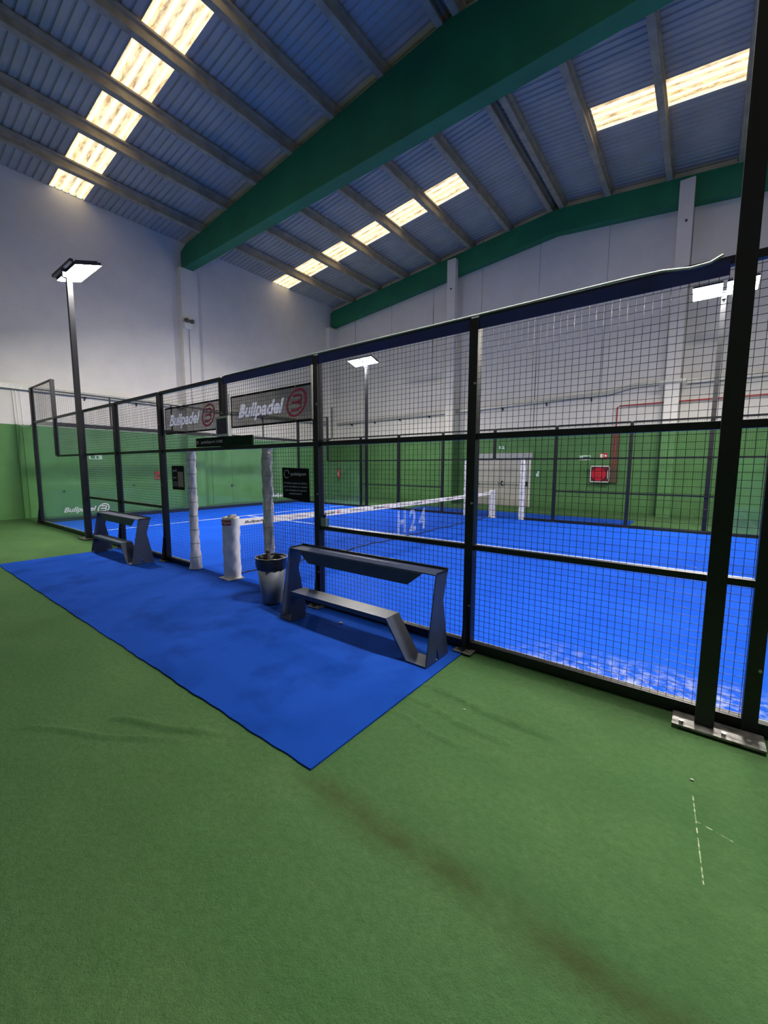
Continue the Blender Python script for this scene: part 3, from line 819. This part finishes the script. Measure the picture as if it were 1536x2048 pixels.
# ------------------------------------------------------------ benches
def bench(label):
    t = thing('sports_bench', (2.92, -.42, 0), label, 'bench', )
    th = .010; zb = .018
    YA, YBk = -.60, -.40
    def xz(poly, y0, y1, nm, lb=None):
        b = MB(); b.prism(poly, lambda u, v, q: (u, q, v), y0, y1); o = b.build(nm, M['bench'], t)
        if lb: tag(o, lb)
        return o
    xz([(2.15, .345), (3.47, .345), (3.47, .36), (2.15, .36)], YA, YBk, 'seat')
    xz([(2.15, zb), (2.162, zb), (2.162, .345), (2.15, .345)], YA, YBk, 'leg')
    xz([(3.455, .345), (3.47, .358), (3.70, zb), (3.685, zb)], YA, YBk, 'leg')
    b = MB(); b.box(2.15, 3.47, YA, YA+.008, .315, .345); b.box(2.15, 3.47, YBk-.008, YBk, .315, .345); b.build('seat_flange', M['bench'], t)
    xz([(1.96, zb), (2.15, zb), (2.15, zb+.01), (1.96, zb+.01)], YA, YBk, 'foot_plate')
    xz([(3.69, zb), (3.90, zb), (3.90, zb+.01), (3.69, zb+.01)], YA, YBk, 'foot_plate')
    prof = [(-.60, zb), (-.45, zb), (-.42, zb+.12), (-.385, zb), (-.22, zb), (-.325, .55), (-.25, .80), (-.45, .80)]
    for x in (1.96, 3.89):
        b = MB(); b.prism(prof, lambda u, v, q: (q, u, v), x, x+.012); b.build('upright', M['bench'], t)
    b = MB(); b.box(1.96, 3.902, -.45, -.25, .790, .800); b.build('shelf', M['bench'], t)
    b = MB(); b.box(1.96, 3.902, -.252, -.243, .800, .822); b.box(1.96, 1.968, -.44, -.252, .800, .815); b.box(3.894, 3.902, -.44, -.252, .800, .815); b.build('rim', M['black'], t)
    xz([(2.12, .79), (2.28, .665), (3.60, .665), (3.76, .79)], -.455, -.447, 'front_panel')
    return t
b1 = bench('dark blue folded steel bench with slanted right leg, nearest the camera')
def copy_tree(o, parent=None):
    c = o.copy(); C.objects.link(c); c.parent = parent
    for ch in list(o.children): copy_tree(ch, c)
    return c
b2 = copy_tree(b1); b2.location = (2.92-5.97, -.42, 0); b2['label'] = 'dark blue folded steel bench left of the doorway, farther from the camera'
for o in (b1, b2): o['group'] = 'steel benches along the near fence'

# ------------------------------------------------------------ bin
bx_, by_ = 1.44, -.31
t = thing('waste_bin', (bx_, by_, .016), 'tapered galvanised waste bin lined with a black bag, between doorway and near bench', 'bin')
b = MB(); b.lathe(bx_, by_, [(0, .02), (.118, .02), (.124, .03), (.186, .585), (.180, .585), (.12, .04), (0, .035)], 40); b.build('bucket', M['bin'], t)
wob = lambda a, z, j: .003*math.sin(9*a+z*40)+.003*math.sin(5*a+1)+(.004*math.sin(13*a) if z < .50 else 0)
def bagz(a): return 0
b = MB(); b.lathe(bx_, by_, [(.181, .455), (.187, .475), (.192, .54), (.197, .592), (.196, .602), (.188, .603), (.180, .58), (.165, .50), (.15, .46), (.08, .45), (0, .455)], 44, 0, wob); b.build('liner', M['bag'], t)
b = MB(); n = 44
b.tube([(bx_+.195*math.cos(2*math.pi*i/n), by_+.195*math.sin(2*math.pi*i/n), .603+.003*math.sin(i*1.3)) for i in range(n+1)], .0035, 6); b.build('rim_edge', M['galv'], t)
b = MB(); b.tube([(1.345, -.29, .465), (1.325, -.275, .62), (1.324, -.274, .63)], [.026, .024, .018], 12); b.ball((1.323, -.273, .645), .028)
solo(b, 'bottle', M['brownglass'], (1.345, -.29, .46), 'dark round topped bottle sticking up at the back of the waste bin', 'bottle')
b = MB(); rnd = random.Random(3)
for i in range(5): b.ball((1.49+rnd.uniform(-.03, .03), -.385+rnd.uniform(-.02, .02), .515+rnd.uniform(0, .045)), .024, 8, 6, 0, (1, .8, .7))
solo(b, 'crumpled_paper', M['yellow'], (1.49, -.38, .50), 'crumpled pale yellow paper inside the waste bin', 'litter')

# ------------------------------------------------------------ things on the walls
def tray(pts, label, org, ax):
    t = thing('cable_tray', org, label, 'cable tray')
    b = MB()
    for (p, q) in zip(pts[:-1], pts[1:]):
        p, q = Vector(p), Vector(q)
        if ax == 'x':
            vs = [(p.x, p.y-.09, p.z), (p.x, p.y+.05, p.z), (p.x, p.y+.05, p.z+.15), (p.x, p.y-.09, p.z+.15), (q.x, q.y-.09, q.z), (q.x, q.y+.05, q.z), (q.x, q.y+.05, q.z+.15), (q.x, q.y-.09, q.z+.15)]
        else:
            vs = [(p.x-.05, p.y, p.z), (p.x+.09, p.y, p.z), (p.x+.09, p.y, p.z+.15), (p.x-.05, p.y, p.z+.15), (q.x-.05, q.y, q.z), (q.x+.09, q.y, q.z), (q.x+.09, q.y, q.z+.15), (q.x-.05, q.y, q.z+.15)]
        b.add(vs, [(0, 1, 2, 3), (7, 6, 5, 4), (0, 4, 5, 1), (1, 5, 6, 2), (2, 6, 7, 3), (3, 7, 4, 0)])
    b.build('channel', M['galv_light'], t)
    return t
t = tray([(-11.7, YF-.06, 4.17), (-3.0, YF-.06, 4.33), (2.6, YF-.06, 4.48), (3.4, YF-.06, 4.66), (4.2, YF-.06, 4.68)], 'grey cable tray running along the far wall above the green paint, left part', (-4, YF-.06, 4.2), 'x')
for x in [-10.6, -8.9, -7.2, -5.4, -2.7, -1.6, .3, 2.0]:
    z = 4.17+(x+11.7)*.019
    b = MB(); b.prism([(YF-.005, z), (YF-.16, z), (YF-.005, z-.13)], lambda u, v, q: (q, u, v), x-.02, x+.02); b.build('bracket', M['navy'], t)
tray([(5.0, YF-.06, 4.62), (12.9, YF-.06, 4.66)], 'grey cable tray on the far wall right of the right column', (8, YF-.06, 4.6), 'x')
t = tray([(XL+.06, -11.5, 4.17), (XL+.06, 5.44, 4.17)], 'grey cable tray along the left wall, left of the pilaster', (XL+.06, -2, 4.17), 'y')
for y in (-.6, 1.9, 3.6):
    b = MB(); b.prism([(XL+.005, 4.17), (XL+.16, 4.17), (XL+.005, 4.04)], lambda u, v, q: (u, q, v), y-.02, y+.02); b.build('bracket', M['navy'], t)
t = tray([(XL+.06, 6.16, 4.17), (XL+.06, 13.90, 4.17)], 'grey cable tray along the left wall, between pilaster and far corner', (XL+.06, 10, 4.17), 'y')
for y in (7.6, 9.4, 11.2, 12.9):
    b = MB(); b.prism([(XL+.005, 4.17), (XL+.16, 4.17), (XL+.005, 4.04)], lambda u, v, q: (u, q, v), y-.02, y+.02); b.build('bracket', M['navy'], t)
t = thing('wall_box', (4.6, 13.9, 4.62), 'grey junction box across the right column of the far wall', 'junction box')
b = MB(); b.box(4.25, 5.0, 13.88, 13.945, 4.60, 4.72); b.build('casing', M['galv_light'], t)
for i, y in enumerate((-.05, .02, .13)):
    b = MB(); b.tube([(XL+.03, y, 4.16), (XL+.03, y+.02, GZ+.02)], .012 if i else .018, 8)
    solo(b, 'conduit', M['white'], (XL+.03, y, GZ), 'thin white conduit dropping from the tray to the green paint on the left wall', 'conduit', 'white conduits on the left wall')
b = MB()
for i, y in enumerate((-.03, .13)): b.tube([(XL+.03, y, GZ+.01), (XL+.03, y+.02, .02)], .014, 8)
solo(b, 'conduit', M['green_wall'], (XL+.03, .05, 0), 'green painted pair of conduits running down the lower left wall', 'conduit')
b = MB(); n = 16
b.tube([(-10-(2.0*i/n)*.98, .02+.03*i/n, 3.02-.10*math.sin(math.pi*i/n)+.03*i/n) for i in range(n+1)], .012, 8)
solo(b, 'overhead_cable', M['whitecable'], (-10, .02, 3.0), 'white cable stretched from the fence corner to the left wall', 'cable')

b = MB(); y = YF-.10
b.tube([(12.9, y, 4.07), (3.0, y, 4.04), (2.93, y, 4.0), (2.93, y, 1.75)], .022, 10)
solo(b, 'fire_pipe', M['redpipe'], (2.93, y, 3), 'thin red water pipe along the far wall, turning down to the hose cabinet', 'pipe')
b = MB(); b.box(2.80, 3.06, YF-.07, YF-.005, 1.15, GZ-.01)
solo(b, 'pipe_cover', M['brown'], (2.93, YF-.03, 1.2), 'brown upright cover strip on the green far wall beside the hose cabinet', 'pipe cover')

t = thing('fire_hose_cabinet', (2.48, YF-.1, 1.16), 'square red fire hose cabinet with round reel on the far green wall', 'fire hose')
x0, x1, z0, z1 = 2.13, 2.82, 1.16, 1.80
b = MB(); b.box(x0, x1, YF-.18, YF-.004, z0, z1); b.build('cabinet', M['darkred'], t)
b = MB(); h = .035
for a in ((x0, x1, z0, z0+h), (x0, x1, z1-h, z1), (x0, x0+h, z0, z1), (x1-h, x1, z0, z1)): b.box(a[0], a[1], YF-.20, YF-.18, a[2], a[3])
b.build('frame', M['white'], t)
b = MB(); b.tube([(2.44, YF-.181, 1.475), (2.44, YF-.225, 1.475)], .255, 32); b.build('reel', M['red'], t)
b = MB(); b.tube([(2.44, YF-.226, 1.475), (2.44, YF-.24, 1.475)], .06, 16); b.build('hub', M['redpipe'], t)
b = MB(); b.tube([(2.75, YF-.19, 1.30), (2.75, YF-.22, 1.62)], .015, 8); b.build('nozzle', M['white'], t)

def sign(x, y, z, w_, h_, face, m_, label, parts, cat='sign'):
    """face 'y': on far wall; 'x': on left wall"""
    t = thing('wall_sign', (x, y, z), label, cat)
    def bb(u0, u1, v0, v1, d0, d1, nm, mt):
        b = MB()
        if face == 'y': b.box(x+u0, x+u1, y-d0, y-d1, z+v0, z+v1)
        else: b.box(x+d0, x+d1, y+u0, y+u1, z+v0, z+v1)
        b.build(nm, mt, t)
    bb(-w_/2, w_/2, -h_/2, h_/2, .004, .014, 'panel', m_)
    for (u0, u1, v0, v1, nm, mt) in parts: bb(u0, u1, v0, v1, .0145, .018, nm, mt)
    return t
W_ = M['signwhite']
sign(-1.58, YF, 2.62, .34, .20, 'y', M['signgreen'], 'green and white exit sign above the grey double door', [(-.14, -.04, -.06, .06, 'arrow', W_), (0, .12, -.07, -.01, 'figure', W_), (.02, .10, .02, .06, 'figure', W_)])
sign(.05, YF, 1.46, .22, .34, 'y', M['signgreen'], 'small green escape sign on the wall right of the grey door', [(-.07, .05, -.12, .02, 'figure', W_), (-.02, .06, .04, .11, 'figure', W_)])
sign(1.88, YF, 2.12, .40, .18, 'y', W_, 'green and white arrow sign left above the hose cabinet', [(-.08, .10, -.05, .05, 'arrow', M['signgreen']), (.12, .18, -.06, .06, 'figure', M['signgreen'])])
sign(2.54, YF, 2.17, .28, .24, 'y', M['red'], 'red and white fire hose sign above the hose cabinet', [(-.12, -.0, -.09, .09, 'symbol', W_), (.04, .11, -.02, .06, 'symbol', W_)])
sign(-11.78+.0, YF-.0, 2.02, .18, .24, 'y', M['red'], 'small red and white sign above the extinguisher in the far left corner', [(-.03, .05, -.08, .09, 'symbol', W_)])
sign(XL, 2.12, 2.06, .42, .16, 'x', W_, 'green arrow exit sign on the left wall seen under the mesh', [(-.16, -.02, -.05, .05, 'arrow', M['signgreen']), (.02, .10, -.05, .04, 'figure', M['signgreen'])])
t = thing('fire_extinguisher', (-11.62, YF-.13, 1.05), 'red extinguisher hanging near the corner of the far wall', 'extinguisher')
ex, ey = -11.60, YF-.12
b = MB(); b.lathe(ex, ey, [(0, 1.06), (.075, 1.07), (.085, 1.10), (.085, 1.48), (.06, 1.55), (.025, 1.58)], 20); b.build('cylinder', M['red'], t)
b = MB(); b.tube([(ex, ey, 1.58), (ex, ey, 1.64)], .022, 10); b.box(ex-.02, ex+.09, ey-.02, ey+.02, 1.64, 1.66); b.build('valve', M['rubber'], t)
b = MB(); b.box(ex-.05, ex+.05, ey-.088, ey-.084, 1.22, 1.40); b.build('label', M['white'], t)
b = MB(); b.box(ex-.04, ex+.04, ey+.08, YF-.004, 1.40, 1.46); b.build('bracket', M['rubber'], t)
t = thing('fire_alarm_button', (XL, 4.27, 1.30), 'small red alarm call box on the green left wall beside the pilaster', 'alarm button')
b = MB(); b.box(XL+.004, XL+.07, 4.15, 4.38, 1.21, 1.52); b.build('housing', M['red'], t)
b = MB(); b.box(XL+.071, XL+.076, 4.20, 4.33, 1.28, 1.40); b.build('button', M['darkred'], t)
t = thing('emergency_light', (-11.69, 5.66, 7.4), 'twin-headed emergency light box high on the left wall pilaster', 'emergency light')
b = MB(); b.box(-11.695, -11.60, 5.48, 5.84, 7.38, 7.62); b.build('housing', M['white'], t)
for y in (5.56, 5.80):
    b = MB(); b.tube([(-11.64, y, 7.62), (-11.62, y, 7.68)], .02, 8); b.tube([(-11.66, y, 7.74), (-11.56, y, 7.71)], [.06, .085], 16); b.build('lamp_head', M['rubber'], t)
b = MB(); b.tube([(-11.685, 5.70, 7.38), (-11.685, 5.70, GZ+.02)], .013, 8)
solo(b, 'conduit', M['galv_light'], (-11.685, 5.70, GZ), 'grey conduit running down the pilaster below the emergency light', 'conduit')
for (y, z, l) in ((1.10, .86, 'black round bumper on the left wall behind the end glass, near the fence corner'), (3.35, 1.0, 'black round bumper on the left wall behind the far bench fence panel')):
    b = MB(); b.tube([(XL+.002, y, z), (XL+.05, y, z)], .035, 12); b.ball((XL+.05, y, z), .035)
    solo(b, 'wall_knob', M['rubber'], (XL, y, z), l, 'knob')  # small dark knobs on the left wall, use unknown
# litter
for (x, y, z, r, l) in ((2.62, -.30, .022, .022, 'pale pebble under the near bench by the rail kerb'), (5.72, -.75, .006, .008, 'tiny white crumb on the green carpet near the base plate'), (4.42, -.92, .006, .007, 'tiny white crumb beside the carpet wrinkle')):
    b = MB(); b.ball((x, y, z), r, 10, 6, 0, (1.2, .8, .5)); solo(b, 'pebble', M['stone'], (x, y, z), l, 'litter')
